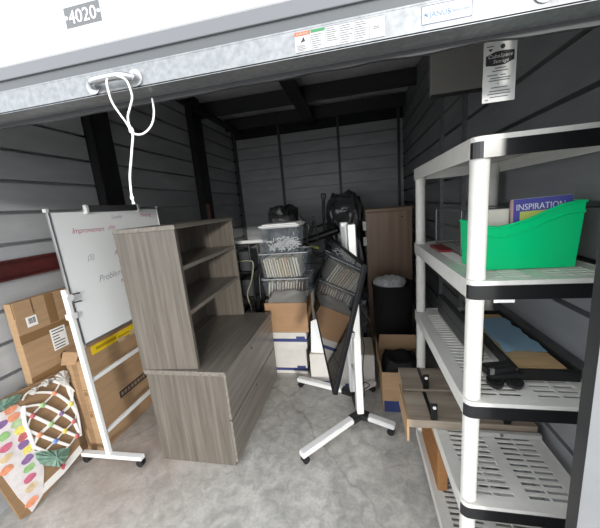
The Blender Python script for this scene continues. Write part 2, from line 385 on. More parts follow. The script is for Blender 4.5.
for nm, pts, r in (('loop', la, .0024), ('loop', lb, .0024), ('loop', lc, .0023), ('tail', ld, .0027)):
    bm = B(); tube(bm, [p-O for p in smooth_pts(pts, 6)], r, 8); obj(nm, bm, mat('white_rope', (.80, .79, .76), .8, bump=.3, scale=(200, 200, 200)), rp, smooth=True)
for c, r in (((-.526, .665, 1.922), .0062), ((-.561, .666, 1.765), .0052)):
    bm = B(); bmesh.ops.create_icosphere(bm, subdivisions=2, radius=r, matrix=Matrix.Translation(V(c)-O) @ Matrix.Diagonal((1, .8, 1.3, 1))); obj('knot', bm, MATS['white_rope'], rp, smooth=True)
bm = B()
for k in range(5):
    a = k*1.3; tube(bm, [V((-.561, .666, 1.763))-O, V((-.559+.003*math.cos(a), .666+.003*math.sin(a), 1.749))-O], .0012, 5)
obj('frayed_end', bm, MATS['white_rope'], rp)
# hanging tag
tg = thing('hanging_tag', 'printed white card tag hanging above the top plastic shelf', 'tag', (.404, .98, 1.948))
obj('tag_sheet', box(B(), -.041, .041, 0, .0012, 0, .158), mat('tag_card', (.62, .62, .60), .5), tg)
bm = B(); pts = [(-.035, .094), (-.035, .118), (-.012, .127), (.012, .128), (.035, .126), (.035, .102), (.012, .093), (-.012, .092)]
prism(bm, [(a, -.0002, b) for a, b in pts], (0, -.0003, 0)); lg = obj('logo_patch', bm, ink(), tg)
text('logo_lettering', 'CubeSpace', .0135, MATS['tag_card'], lg, frame((0, -.0014, .1115), (1, 0, .04), (0, 0, 1)), .0001, 'CENTER', .2)
text('logo_lettering', 'Storage', .0125, MATS['tag_card'], lg, frame((.002, -.0014, .0985), (1, 0, .04), (0, 0, 1)), .0001, 'CENTER', .2)
bm = B()
for z, a, b in ((.086, -.012, .016), (.079, -.018, .022), (.069, -.03, -.004), (.068, .002, .016), (.061, -.022, .028), (.055, -.026, .026), (.047, -.004, 0), (.037, -.02, .022), (.028, -.024, .028), (.021, -.028, .03), (.013, -.022, .024), (.007, -.034, -.026), (.141, -.034, -.016), (.138, .002, .008)):
    box(bm, a, b, -.0005, -.0002, z-.0013, z+.0013)
obj('fine_print', bm, greyink(), tg, kind='stuff')
bm = B(); prism(bm, [(-.03, -.0002, .135), (-.018, -.0002, .135), (-.024, -.0002, .128)], (0, -.0003, 0)); disc(bm, (.006, -.0004, .138), (0, 1, 0), .006, .0003, 12); obj('pictogram', bm, ink(), tg)
bm = B(); tube(bm, [(0, .0006, .158), (0, -.01, .2), (0, -.05, .375)], .0012, 6); obj('string', bm, paper(), tg)

# ================================================================== BIG FURNITURE
# lateral file cabinet with hutch
fc = thing('file_cabinet', 'grey woodgrain two-drawer lateral file cabinet under the open hutch', 'cabinet', (-1.43, 1.535, 0), math.radians(0))
LW, LD, LH = .562, 1.035, .715
obj('body', box(B(), -.02, LW-.02, .004, LD-.004, 0, LH-.03, .002), WOOD_V, fc)
obj('top_board', box(B(), -.030, LW+.006, -.006, LD+.004, LH-.03, LH, .003), WOOD_Y, fc)
for z0, z1 in ((.03, .352), (.360, LH-.036)):
    d = obj('drawer_front', box(B(), LW-.019, LW, .004, LD-.004, z0, z1, .002), WOOD_Y, fc)
    bm = B(); disc(bm, (LW+.001, .47, z1-.045), (1, 0, 0), .010, .004, 16); k = obj('lock', bm, mat('dark_chrome', (.08, .08, .08), .3, .8), d)
obj('plinth', box(B(), .01, LW-.025, .01, LD-.01, -.0, .03), blackp(), fc)
ht = thing('bookcase_hutch', 'tall grey woodgrain open bookcase hutch with two shelves', 'bookcase', (-1.463, 1.531, LH+.001), math.radians(3.6))
ht.rotation_euler = (0, math.radians(-.5), math.radians(3.6))
HD, HL, HH = .402, .985, .945
obj('side_panel', box(B(), 0, HD, 0, .028, 0, HH-.028, .002), WOOD_V, ht)
obj('side_panel', box(B(), 0, HD, HL-.028, HL, 0, HH-.028, .002), WOOD_V, ht)
obj('top_board', box(B(), -.004, HD+.006, -.005, HL+.005, HH-.028, HH, .003), WOOD_Y, ht)
obj('back_panel', box(B(), .004, .016, .028, HL-.028, 0, HH-.028), WOOD_V, ht)
obj('base_rail', box(B(), .016, .11, .028, HL-.028, 0, .012), WOOD_Y, ht)
for z in (.39, .685): obj('shelf', box(B(), .016, HD-.004, .028, HL-.028, z-.028, z, .002), WOOD_Y, ht)

# whiteboard on rolling stand
BX = -1.86
wbd = thing('rolling_whiteboard', 'white dry-erase board on a white rolling stand left of the bookcase', 'whiteboard', (BX+.04, 1.48, .003))
wbd.rotation_euler = (0, math.radians(-1.5), 0)
sf = obj('writing_surface', box(B(), -.006, .006, .012, 1.01, .915, 1.80), mat('whiteboard_gloss', (.90, .92, .92), .14), wbd)
bm = B()
for a in ((-.010, .010, 0, .014, .905, 1.81), (-.010, .010, 1.008, 1.022, .905, 1.81), (-.010, .010, .014, 1.008, 1.796, 1.81), (-.010, .010, .014, 1.008, .905, .919)): box(bm, *a, .002)
fr = obj('board_frame', bm, mat('aluminium', (.50, .51, .52), .3, .8), wbd)
bm = B()
for y in (0, 1.022):
    for z in (.905, 1.81): obj('corner_cap', box(B(), -.013, .013, y-.012, y+.012, z-.012, z+.012, .004), mat('light_grey_plastic', (.62, .62, .62), .5), fr)
bm.free()
obj('clip_rail', box(B(), .004, .022, .27, .755, 1.79, 1.838, .004), mat('dark_grey_metal', (.07, .07, .074), .45, .2), wbd)
for y in (.265, .76): obj('clip', box(B(), .0, .028, y-.012, y+.012, 1.78, 1.842, .004), MATS['light_grey_plastic'], wbd)
for y in (-.018, 1.04):
    p = obj('stand_post', box(B(), -.018, .018, y-.014, y+.014, .075, 1.31, .004), whitep(), wbd)
    obj('foot_bar', box(B(), -.235, .275, y-.02, y+.02, .052, .082, .004), whitep(), wbd)
    for x in (-.205, .25):
        c = B(); disc(c, (x, y+.012, .026), (0, 1, 0), .026, .012, 20); disc(c, (x, y-.012, .026), (0, 1, 0), .026, .012, 20); box(c, x-.012, x+.012, y-.006, y+.006, .02, .053)
        obj('caster', c, blackp(), wbd, smooth=True)
    bm = B(); disc(bm, (.026, y-.004, 1.255), (1, 0, 0), .026, .022, 6); obj('knob', bm, mat('white_plastic', (.78, .78, .78), .4), p)
    s = 1 if y < 0 else -1
    for z in (1.27, 1.215): 
        bm = B(); tube(bm, [(.02, y+s*.02, z), (.028, y+s*.05, z), (.02, y+s*.075, z-.006)], .005, 8); obj('hook', bm, MATS['bright_steel'], p, smooth=True)
    obj('slider', box(B(), -.026, .026, y-.022, y+.022, 1.11, 1.15, .004), MATS['white_plastic'], p)
for z in (.655, .245): obj('crossbar', box(B(), -.012, .012, -.004, 1.03, z-.014, z+.014, .003), whitep(), wbd)
def wtext(s, y, z, size, m, ang=0., shear=.35):
    text('marker_writing', s, size, m, sf, frame((.0064, y, z), (0, math.cos(ang), math.sin(ang)), (0, -math.sin(ang), math.cos(ang))), .0002, 'LEFT', shear, .95)
redk = mat('red_marker', (.50, .16, .22), .5); gryk = mat('grey_marker', (.38, .39, .45), .5)
wtext('Improvemen', .125, 1.655, .052, redk, -.02); wtext('Leader', .47, 1.735, .042, gryk); wtext('Meeting', .78, 1.735, .045, redk); wtext('plan', .42, 1.66, .04, redk)
wtext('(S)', .185, 1.46, .055, gryk); wtext('Problem', .235, 1.29, .066, gryk, .05); wtext('A', .42, 1.46, .05, redk); wtext('x', .42, 1.24, .05, redk)

# cartons behind the board
ca = thing('flat_carton', 'tall flat taped cardboard carton leaning on the left wall', 'carton', (-2.20, 1.34, 0))
cb_ = obj('carton_body', box(B(), .0, .058, 0, .72, 0, 1.262, .004), card(), ca)
for a in ((0, .72, .985, 1.045), (.20, .26, 1.05, 1.26), (.0, .25, .70, .75), (.0, .12, 1.16, 1.262)): obj('tape', box(B(), .0575, .0588, a[0], a[1], a[2], a[3]), tapem(), ca)
obj('flap', box(B(), .0575, .063, .005, .11, 1.15, 1.262), card(), ca)
def label_sheet(parent, x, y0, y1, z0, z1, n, seed=0, bars=False):
    l = obj('label_sheet', box(B(), x, x+.0008, y0, y1, z0, z1), paper(), parent)
    bm = B(); rr = random.Random(seed)
    if bars:
        y = y0+.012
        while y < y1-.012: t = rr.uniform(.002, .005); box(bm, x+.0008, x+.0011, y, y+t, z0+.02, z1-.012); y += t+rr.uniform(.002, .004)
    else:
        for k in range(n):
            z = z1-(k+.7)*(z1-z0)/(n+.4); box(bm, x+.0008, x+.0011, y0+.01, y0+.01+(y1-y0-.02)*rr.uniform(.5, 1), z-.004, z+.003)
    obj('print', bm, ink(), l); return l
label_sheet(ca, .0588, .06, .125, 1.125-.045, 1.15, 6, 1, True); label_sheet(ca, .0588, .178, .285, .85, 1.008, 7, 2)
text('lettering', 'G', .085, ink(), ca, frame((.0589, .20, .76), (0, 1, 0), (0, 0, 1)), .0002)
ca.rotation_euler = (0, 0, 0)
cb = thing('long_carton', 'long cardboard carton with yellow label standing behind the whiteboard stand', 'carton', (-2.115, 1.545, 0))
obj('carton_body', box(B(), 0, .145, 0, .92, 0, .825, .004), card(), cb)
obj('tape', box(B(), .05, .095, -.0008, .0, .0, .80), cardd(), cb)
bm = B(); prism(bm, [(.0, .0, .82), (.145, .0, .82), (.150, -.05, .765), (.03, -.055, .755)], (0, .004, .006)); obj('flap', bm, card(), cb)
yl = obj('yellow_label', box(B(), .145, .1458, .09, .56, .755, .822, .0), mat('yellow_label', (.85, .60, .02), .4), cb)
bm = B(); txtlines(bm, 0, 1, 0, 1, 1, 0); bm.free()
bm = B(); box(bm, .1458, .1461, .13, .32, .778, .800); box(bm, .1458, .1461, .34, .46, .772, .784); obj('print', bm, mat('dark_yellow', (.45, .28, .01), .5), yl)
obj('tear', box(B(), .1452, .1464, .33, .40, .735, .768), mat('torn_card', (.55, .42, .28), .9), cb); obj('tear', box(B(), .1452, .1464, .46, .52, .738, .775), MATS['torn_card'], cb)
pb = obj('print_block', box(B(), .145, .1456, .235, .58, .285, .345), ink(), cb)
bm = B(); rr = random.Random(5); y = .25
while y < .55: t = rr.uniform(.015, .03); box(bm, .1456, .1459, y, y+t, .300, .330); y += t+.010
obj('print', bm, mat('card_print', (.30, .2, .12), .8), pb)
bm = B()
for z in (.30, .48): box(bm, .10, .13, -.0012, -.0006, z, z+.03); box(bm, .10, .13, -.0012, -.0006, z+.04, z+.05)
text('lettering', 'THIS SIDE UP', .022, mat('card_ink', (.22, .13, .06), .8), cb, frame((.118, -.0012, .36), (0, 0, 1), (-1, 0, 0)), .0001)
obj('print', bm, MATS['card_ink'], cb)

# craft panel: cardboard with white net, coloured dots and painted paper
def cp(y, z, d=0.): return V((-2.04-.11*z+d, y, z))
K = V((-2.04, 1.09, 0))
cf_ = thing('craft_board', 'cardboard craft board with white netting and rainbow dots leaning by the left wall', 'craft board', tuple(K))
bm = B(); prism(bm, [cp(a, b)-K for a, b in ((1.03, .02), (1.085, .004), (1.45, .085), (1.53, .70), (1.14, .735), (1.02, .735), (.99, .40))], (-.014, 0, 0)); obj('backing', bm, cardd(), cf_)
bm = B(); prism(bm, [cp(a, b, .004)-K for a, b in ((1.21, .66), (1.235, .60), (1.215, .50), (1.22, .40), (1.205, .33), (1.245, .29), (1.225, .24), (1.21, .171), (1.19, .12), (1.165, .05), (1.085, .006), (1.055, .15), (1.028, .352), (1.02, .60), (1.10, .67))], (-.0035, 0, 0)); obj('painted_paper', bm, mat('soft_white_paper', (.74, .69, .68), .85, var=.08, scale=(20, 20, 20)), cf_)
CM = {'or': (.80, .24, .08), 'gr': (.25, .50, .13), 'ye': (.85, .72, .06), 'rd': (.55, .05, .06), 'pu': (.20, .05, .28), 'bl': (.06, .22, .60), 'te': (.30, .52, .40), 'pk': (.60, .06, .16), 'ta': (.70, .50, .25), 'lg': (.45, .60, .30)}
CMAT = {k: mat('craft_paint_'+k, tuple(.86*q+.11 for q in v), .7, var=.12, scale=(40, 40, 40)) for k, v in CM.items()}
def strand(pts): 
    bm = B(); tube(bm, [p-K for p in smooth_pts([cp(a, b, .008+.002*random.random()) for a, b in pts], 4)], .0105, 6, sy=.5); obj('net_strand', bm, mat('white_net', (.80, .78, .74), .8), cf_, smooth=True)
for pts in ([(1.235, .62), (1.325, .567), (1.408, .438), (1.462, .329), (1.47, .21)], [(1.30, .675), (1.411, .593), (1.483, .455), (1.50, .36)], [(1.43, .675), (1.50, .59), (1.53, .52)],
            [(1.215, .60), (1.255, .543), (1.33, .418), (1.39, .314), (1.448, .221)], [(1.205, .48), (1.252, .404), (1.319, .298), (1.385, .20)], [(1.205, .36), (1.245, .29), (1.29, .21)],
            [(1.515, .67), (1.411, .593), (1.325, .567), (1.255, .543), (1.21, .49)], [(1.525, .545), (1.483, .455), (1.408, .438), (1.33, .418), (1.252, .404), (1.20, .37)],
            [(1.50, .36), (1.462, .329), (1.39, .314), (1.319, .298), (1.245, .285)], [(1.47, .215), (1.448, .221), (1.385, .20), (1.30, .21)], [(1.515, .67), (1.505, .55), (1.50, .36), (1.472, .20)], [(1.235, .63), (1.21, .54), (1.208, .45), (1.205, .35)]): strand(pts)
for k, l in dict(or_=((1.411, .593), (1.252, .404)), gr_=((1.325, .567), (1.33, .418)), ye_=((1.483, .455), (1.39, .314)), rd_=((1.255, .543), (1.462, .329), (1.448, .221)), pu_=((1.408, .438),), bl_=((1.319, .298),)).items():
    for a, b in l:
        bm = B(); bmesh.ops.create_icosphere(bm, subdivisions=2, radius=.018, matrix=Matrix.Translation(cp(a, b, .014)-K) @ Matrix.Diagonal((.5, 1, 1, 1))); obj('dot', bm, CMAT[k[:2]], cf_, smooth=True)
def dab(a, b, k, ry=.028, rz=.024):
    rr = random.Random(int(a*1000+b*777)); n = 12
    bm = B(); prism(bm, [cp(a+ry*math.cos(t*2*math.pi/n)*rr.uniform(.8, 1.1), b+rz*math.sin(t*2*math.pi/n)*rr.uniform(.8, 1.1), .0048+.003*rr.random())-K for t in range(n)], (-.002, 0, 0)); obj('paint_dab', bm, CMAT[k], cf_)
for a, b, k in ((1.173, .65, 'or'), (1.171, .60, 'or'), (1.175, .553, 'lg'), (1.177, .505, 'ye'), (1.18, .456, 'rd'), (1.165, .413, 'pu'), (1.178, .368, 'ye'), (1.159, .315, 'pu'), (1.149, .26, 'gr'), (1.134, .202, 'pk'), (1.123, .145, 'ta'), (1.100, .067, 'or'),
                (1.11, .60, 'pu'), (1.10, .53, 'gr'), (1.088, .464, 'pk'), (1.075, .407, 'ta'), (1.055, .343, 'or')): dab(a, b, k, .034 if k != 'or' else .036, .024)
def crinkle(pts, k, m=None):
    bm = B(); c = cp(*[sum(q[i] for q in pts)/len(pts) for i in (0, 1)], .035)-K
    cv = bm.verts.new(c); ring = []
    P = smooth_pts([cp(a, b, .010) for a, b in pts], 4, True)
    for i, p in enumerate(P): ring.append(bm.verts.new(p-K+V((.012*(i % 2), 0, 0))))
    for i in range(len(ring)): bm.faces.new((cv, ring[i], ring[(i+1) % len(ring)]))
    bmesh.ops.solidify(bm, geom=bm.faces[:], thickness=.002); obj('tissue', bm, m or CMAT[k], cf_)
crinkle([(1.20, .32), (1.28, .26), (1.37, .20), (1.37, .16), (1.30, .12), (1.25, .17), (1.20, .24)], 'te')
crinkle([(1.03, .735), (1.15, .735), (1.238, .712), (1.208, .675), (1.12, .68), (1.04, .69)], 'te')
crinkle([(1.45, .70), (1.525, .70), (1.53, .62), (1.49, .60), (1.46, .64)], 'wh', MATS['white_net'])
bm = B(); prism(bm, [cp(a, b, .004)-K for a, b in ((1.165, .05), (1.19, .10), (1.30, .105), (1.45, .14), (1.455, .09), (1.30, .055))], (-.0035, 0, 0)); obj('paper_strip', bm, MATS['white_net'], cf_)
for a in (1.27, 1.34, 1.41):
    strand([(a-.03, .665), (a, .690), (a+.03, .685)])
for a, b in ((1.28, .69), (1.36, .695)):
    crinkle([(a, b+.01), (a+.05, b+.012), (a+.045, b-.02), (a+.01, b-.025)], 'wh', MATS['white_net'])
crinkle([(1.29, .12), (1.31, .14), (1.32, .11), (1.30, .09)], 'rd')

# ------------------------------------------------------------------ TV on a rolling cart
ca_, sa_ = math.cos(.216), math.sin(.216)
tv = thing('television_cart', 'white two-column rolling television stand on black-hubbed caster base', 'TV stand', (-.0725, 2.13, 0), .216)
# local axes: +y along the screen (away), -x toward the screen side
def arm(y0, x1, y1):
    bm = B(); beam(bm, (0, y0, .095), (x1, y1, .075), .055, .04, bev=.006); obj('base_arm', bm, whitep(), tv)
    d = V((x1, y1-y0, 0)).normalized(); e = V((x1, y1, 0))-d*.03
    bm = B(); s = V((-d.y, d.x, 0))
    for k in (-.014, .014): disc(bm, e+s*k+V((0, 0, .025)), s, .025, .014, 20)
    box(bm, e.x-.01, e.x+.01, e.y-.01, e.y+.01, .02, .06); obj('caster', bm, blackp(), tv, smooth=True)
for y0, sg in ((-.135, -1), (.135, 1)):
    arm(y0, -.47, sg*.44); arm(y0, .225, sg*.27)
    bm = B(); d1 = V((-.47, sg*.44-y0, 0)).normalized(); d2 = V((.225, sg*.27-y0, 0)).normalized(); c = V((0, y0, .09))
    beam(bm, c-d1*.03, c+d1*.10, .066, .05, bev=.006); beam(bm, c-d2*.03, c+d2*.075, .066, .05, bev=.006); obj('hub', bm, blackp(), tv)
    obj('column', box(B(), -.026, .026, y0-.034, y0+.034, .115, 1.56, .008, 3), whitep(), tv)
bm = B(); box(bm, -.022, .022, -.135, .135, .07, .10); obj('base_link', bm, blackp(), tv)
for z in (.36, .95, 1.2): obj('cross_rail', box(B(), -.012, .012, -.12, .12, z-.025, z+.025, .003), whitep(), tv)
for yy in (-.06, .14):
    bm = B(); beam(bm, (-.012, yy, .95), (-.125, yy, .98), .018, .03); beam(bm, (-.012, yy, 1.2), (-.068, yy, 1.20), .018, .03); obj('tilt_bracket', bm, mat('grey_bracket', (.30, .30, .31), .4, .5), tv)
bm = B(); tube(bm, smooth_pts([(.03, -.14, .99), (.07, -.18, .92), (.10, -.16, .86), (.06, -.15, .84), (.03, -.18, .80), (.05, -.16, .66), (.035, -.15, .5), (.04, -.14, .25), (.08, .10, .125), (.16, .18, .11), (.12, .2, .13), (.05, .12, .135)], 6), .004, 6); obj('power_cable', bm, blackp(), tv, smooth=True)
# the screen itself is lifted off as one unit: local frame tilted
TT = .269
tvs = thing('television', 'large black flat-screen television tilted on the rolling stand', 'television', (-.0725-.17*ca_+.104*sa_, 2.13-.17*sa_-.104*ca_, 1.084))
tvs.rotation_euler = (Matrix.Rotation(.216, 3, 'Z') @ Matrix.Rotation(TT, 3, 'Y')).to_euler()
W2, H2 = .676, .3465
obj('back_shell', box(B(), .006, .026, -W2, W2, -H2, H2, .004), mat('tv_shell', (.006, .006, .007), .8, spec=.15), tvs)
bm = B()
for a in ((-W2, W2, H2-.012, H2), (-W2, W2, -H2, -H2+.022), (-W2, -W2+.014, -H2+.02, H2-.01), (W2-.014, W2, -H2+.02, H2-.01)): box(bm, 0, .012, *a, .002)
obj('bezel', bm, mat('tv_bezel', (.008, .008, .009), .6, spec=.2), tvs)
obj('screen', box(B(), .002, .008, -W2+.012, W2-.012, -H2+.018, H2-.010), mat('tv_glass', (.010, .010, .011), .02, spec=.9), tvs)
obj('mount_rail', box(B(), .026, .036, -.16, .36, .02, .06, .002), MATS['grey_bracket'], tvs)
obj('input_box', box(B(), .026, .046, -.60, -.34, -.12, .03, .006), MATS['tv_shell'], tvs)
bm = B(); box(bm, .026, .055, -W2+.04, -W2+.07, -.045, -.015, .003); obj('cable_clip', bm, MATS['grey_bracket'], tvs)

# ------------------------------------------------------------------ plastic shelving at right
sh = thing('plastic_shelving', 'five-tier grey-white plastic shelving with black front edges at right', 'shelving', (.345, .985, 0))
SW, SL, TH = .457, .935, .058
TZ = [.10+.44*k for k in range(5)]
def rrect(x0, x1, y0, y1, r, n=5):
    P = []
    for cx, cy, a0 in ((x1-r, y0+r, -90), (x1-r, y1-r, 0), (x0+r, y1-r, 90), (x0+r, y0+r, 180)):
        for k in range(n+1): a = math.radians(a0+90*k/n); P.append((cx+r*math.cos(a), cy+r*math.sin(a)))
    return P
def deck_mesh():
    xs = [.006, .045]; hx = set()
    for g in (.055, .255):
        xs += [g]; 
        hx.add(len(xs)-1); xs += [g+.070]; xs += [g+.078]; hx.add(len(xs)-1); xs += [g+.148]
    xs += [SW-.006]
    ys = [.006, .045]; hy = set()
    y = .052
    while y < SL-.1: ys.append(y); hy.add(len(ys)-1); ys.append(y+.0165); y += .029
    ys.append(SL-.006)
    bm = B(); vd = {}
    def vv(i, j, z):
        k = (i, j, z)
        if k not in vd: vd[k] = bm.verts.new((xs[i], ys[j], z))
        return vd[k]
    sol = lambda i, j: 0 <= i < len(xs)-1 and 0 <= j < len(ys)-1 and not (i in hx and j in hy)
    t, b = 0, -.006
    for i in range(len(xs)-1):
        for j in range(len(ys)-1):
            if not sol(i, j): continue
            bm.faces.new((vv(i, j, t), vv(i+1, j, t), vv(i+1, j+1, t), vv(i, j+1, t))); bm.faces.new((vv(i, j, b), vv(i, j+1, b), vv(i+1, j+1, b), vv(i+1, j, b)))
            for di, dj, p, q in ((-1, 0, (i, j), (i, j+1)), (1, 0, (i+1, j), (i+1, j+1)), (0, -1, (i, j), (i+1, j)), (0, 1, (i, j+1), (i+1, j+1))):
                if not sol(i+di, j+dj): bm.faces.new((vv(*p, t), vv(*q, t), vv(*q, b), vv(*p, b)))
    # rounded rim
    o = rrect(0, SW, 0, SL, .03); n_ = rrect(.007, SW-.007, .007, SL-.007, .024)
    ring = [[bm.verts.new((*p, z)) for p in l] for l, z in ((o, -TH), (o, .003), (n_, .003), (n_, -TH))]
    for k in range(4):
        a, c = ring[k], ring[(k+1) % 4]
        for q in range(len(o)): bm.faces.new((a[q], a[(q+1) % len(o)], c[(q+1) % len(o)], c[q]))
    for x in (.02, SW-.02): box(bm, x-.003, x+.003, .03, SL-.03, -.035, -.007)
    return bm
deck0 = None
def trim_mesh():
    bm = B(); P = [p for p in rrect(-.0022, SW+.0022, -.0022, SL+.0022, .031) ]
    fr_ = [p for p in P if p[1] < .026]
    left = sorted([p for p in fr_ if p[0] < SW/2], key=lambda p: (-p[1], p[0])); right = sorted([p for p in fr_ if p[0] >= SW/2], key=lambda p: (p[1], p[0]))
    path = left+right; rows = []
    for (x, y) in path:
        t = -.001 if (x < .075 or x > SW-.075) else -.0005
        zt = -.004 if .09 < x < SW-.09 else -.012
        inx = x+(.004 if x < SW/2 else -.004) if y > .01 else x
        rows.append([bm.verts.new((x, y, -TH-.001)), bm.verts.new((x, y, zt)), bm.verts.new((inx, y+.004, zt)), bm.verts.new((inx, y+.004, -TH-.001))])
    for a, b in zip(rows, rows[1:]):
        for k in range(4): bm.faces.new((a[k], a[(k+1) % 4], b[(k+1) % 4], b[k]))
    bm.faces.new(rows[0]); bm.faces.new(rows[-1][::-1]); return bm
d0 = None
for z in TZ:
    if d0 is None:
        d0 = obj('shelf_deck', deck_mesh(), resin(), sh, (0, 0, z)); t0 = obj('front_trim', trim_mesh(), mat('black_trim', (.012, .012, .013), .28), d0, label='glossy black front edge')
    else:
        d = d0.copy(); COL.objects.link(d); d.location = (0, 0, z); t = t0.copy(); COL.objects.link(t); t.parent = d
for x in (.034, SW-.034):
    for y in (.040, SL-.040):
        bm = B(); prof = [(.024, 0), (.026, .02)]
        for k, z in enumerate(TZ):
            prof += [(.0275, max(.03, z-TH-.03)), (.0285, z-TH), (.0285, z-.008)] if k < 4 else [(.0275, z-TH-.03), (.0285, z-TH), (.0285, z-.008)]
            if k < 4: prof += [(.0285, z+.002), (.0275, z+.04)]
        lathe(bm, prof, (x, y, 0), 20); obj('post', bm, resin(), sh, smooth=True)
obj('torn_sticker', box(B(), .075, .135, .0, .0015, TZ[3]-TH-.012, TZ[3]-TH+.004), paper(), sh)
Z2, Z3, Z4, Z5 = TZ[3]+.0035, TZ[2]+.0035, TZ[1]+.0035, TZ[0]+.0035

# green book bin on the second tier
gb = thing('book_bin', 'bright green plastic book bin on the second shelf', 'bin', (.412, 1.125, Z2))
gm = mat('green_plastic', (.0, .72, .26), .32)
def bin_side(bm, y, prof, ydep, x0b, x1b):
    pass
topf = [(x*.888, z) for x, z in ((-.004, .174), (.03, .160), (.06, .154), (.09, .154), (.15, .165), (.20, .180), (.25, .200), (.30, .216), (.34, .221), (.368, .222))]
bm = B(); DEP = .15; T = .004
def gwall(bm, y, yo):
    n = len(topf); outer = []
    for k, (x, z) in enumerate(topf):
        f = k/(n-1); xb = .004+f*(.316-.004)
        outer.append(((xb, y*.9+.006, .0), (x*.985+xb*.015, y, z)))
    return outer
W0 = gwall(bm, 0, 0); W1 = gwall(bm, DEP, 0)
rows = [[bm.verts.new(p) for p in (a[0], a[1])] for a in W0]; rows2 = [[bm.verts.new(p) for p in (a[0], a[1])] for a in W1]
for r in (rows, rows2):
    for a, b in zip(r, r[1:]): bm.faces.new((a[0], b[0], b[1], a[1]))
bm.faces.new((rows[0][0], rows2[0][0], rows2[0][1], rows[0][1])); bm.faces.new((rows[-1][0], rows2[-1][0], rows2[-1][1], rows[-1][1]))
for (a, b), (c, d) in zip(zip(rows, rows[1:]), zip(rows2, rows2[1:])): bm.faces.new((a[0], b[0], d[0], c[0]))
bmesh.ops.recalc_face_normals(bm, faces=bm.faces[:]); bmesh.ops.solidify(bm, geom=bm.faces[:], thickness=.0035)
obj('bin_body', bm, gm, gb)
def rim(off, r, y, nm):
    bm = B(); pts = [(x, y, z-off) for x, z in topf]; tube(bm, smooth_pts(pts, 4), r, 8); obj(nm, bm, gm, gb, smooth=True)
rim(0, .005, -.001, 'rim'); rim(0, .005, DEP+.001, 'rim'); rim(.034, .0045, .0010, 'ridge')
bm = B(); cyl(bm, (-.0036, -.001, .174), (-.0036, DEP, .174), .005, 8); cyl(bm, (.327, -.001, .222), (.327, DEP, .222), .005, 8); obj('rim', bm, gm, gb, smooth=True)
# books and paper in the bin (inside y .012..0.138)
def bookthing(x0, x1, y0, y1, z1, m, label, cat, rot=0., loc=gb.location):
    t = thing(cat.replace(' ', '_'), label, cat, (.412+x0, 1.125+y0, Z2+.006)); t.rotation_euler = (0, rot, 0)
    obj('cover', box(B(), 0, x1-x0, 0, y1-y0, 0, z1, .001), m, t)
    obj('pages', box(B(), .003, x1-x0+.001, .002, y1-y0-.002, .003, z1+.0006), paper(), t); return t
bt = bookthing(.128, .312, .030, .042, .236, mat('violet_cover', (.10, .10, .42), .35), 'violet-blue book lettered INSPIRATION standing in the green bin', 'book', -.02)
text('lettering', 'INSPIRATION', .030, mat('cover_white', (.85, .85, .88), .4), bt, frame((.012, -.0006, .198), (1, 0, 0), (0, 0, 1)), .0003, sx=.84)
obj('cover_panel', box(B(), .025, .178, -.0006, 0, .02, .193), mat('lime_panel', (.62, .66, .16), .4), bt)
obj('spine_edge', box(B(), -.0008, .004, -.0006, .0115, .0, .236), mat('pink_edge', (.62, .40, .38), .5), bt)
b2 = bookthing(.03, .13, .060, .10, .205, cream(), 'cream paper pad standing in the green bin', 'paper pad')
b3 = bookthing(.145, .305, .075, .10, .226, mat('slate_cover', (.12, .13, .2), .5), 'dark slate book standing behind the violet-blue book', 'book')

# wire basket on tier 2
wk = thing('wire_basket', 'black wire mesh basket behind the green bin', 'basket', (.455, 1.405, Z2))
wm = mat('dark_wire', (.17, .17, .175), .35, .6)
bm = B(); L_, W_, H_ = .42, .22, .205
for x in (0, W_):
    for y in (0, L_): obj('upright', cyl(B(), (x, y, 0), (x, y, H_), .0035, 8), wm, wk)
bm.free()
bm = B()
for z in (.004, H_*.52, H_-.003): tube(bm, [(0, 0, z), (W_, 0, z), (W_, L_, z), (0, L_, z)], .0026, 6, closed=True)
obj('hoop', bm, wm, wk)
bm = B()
for k in range(1, 28):
    y = L_*k/28
    for x in (0, W_): cyl(bm, (x, y, .004), (x, y, H_-.003), .0008, 4)
    cyl(bm, (0, y, .004), (W_, y, .004), .0008, 4)
for k in range(1, 14):
    z = H_*k/14; cyl(bm, (0, 0, z), (0, L_, z), .0008, 4); cyl(bm, (W_, 0, z), (W_, L_, z), .0008, 4); cyl(bm, (0, L_, z), (W_, L_, z), .0008, 4)
obj('mesh_wires', bm, wm, wk, kind='stuff')
tag(obj('notebook', box(B(), -.03, .03, -.1, .1, 0, .012, .002), mat('dark_red', (.22, .02, .02), .5), loc=(.425, 1.62, Z2)), 'thin dark red notebook lying beside the wire basket', 'notebook')

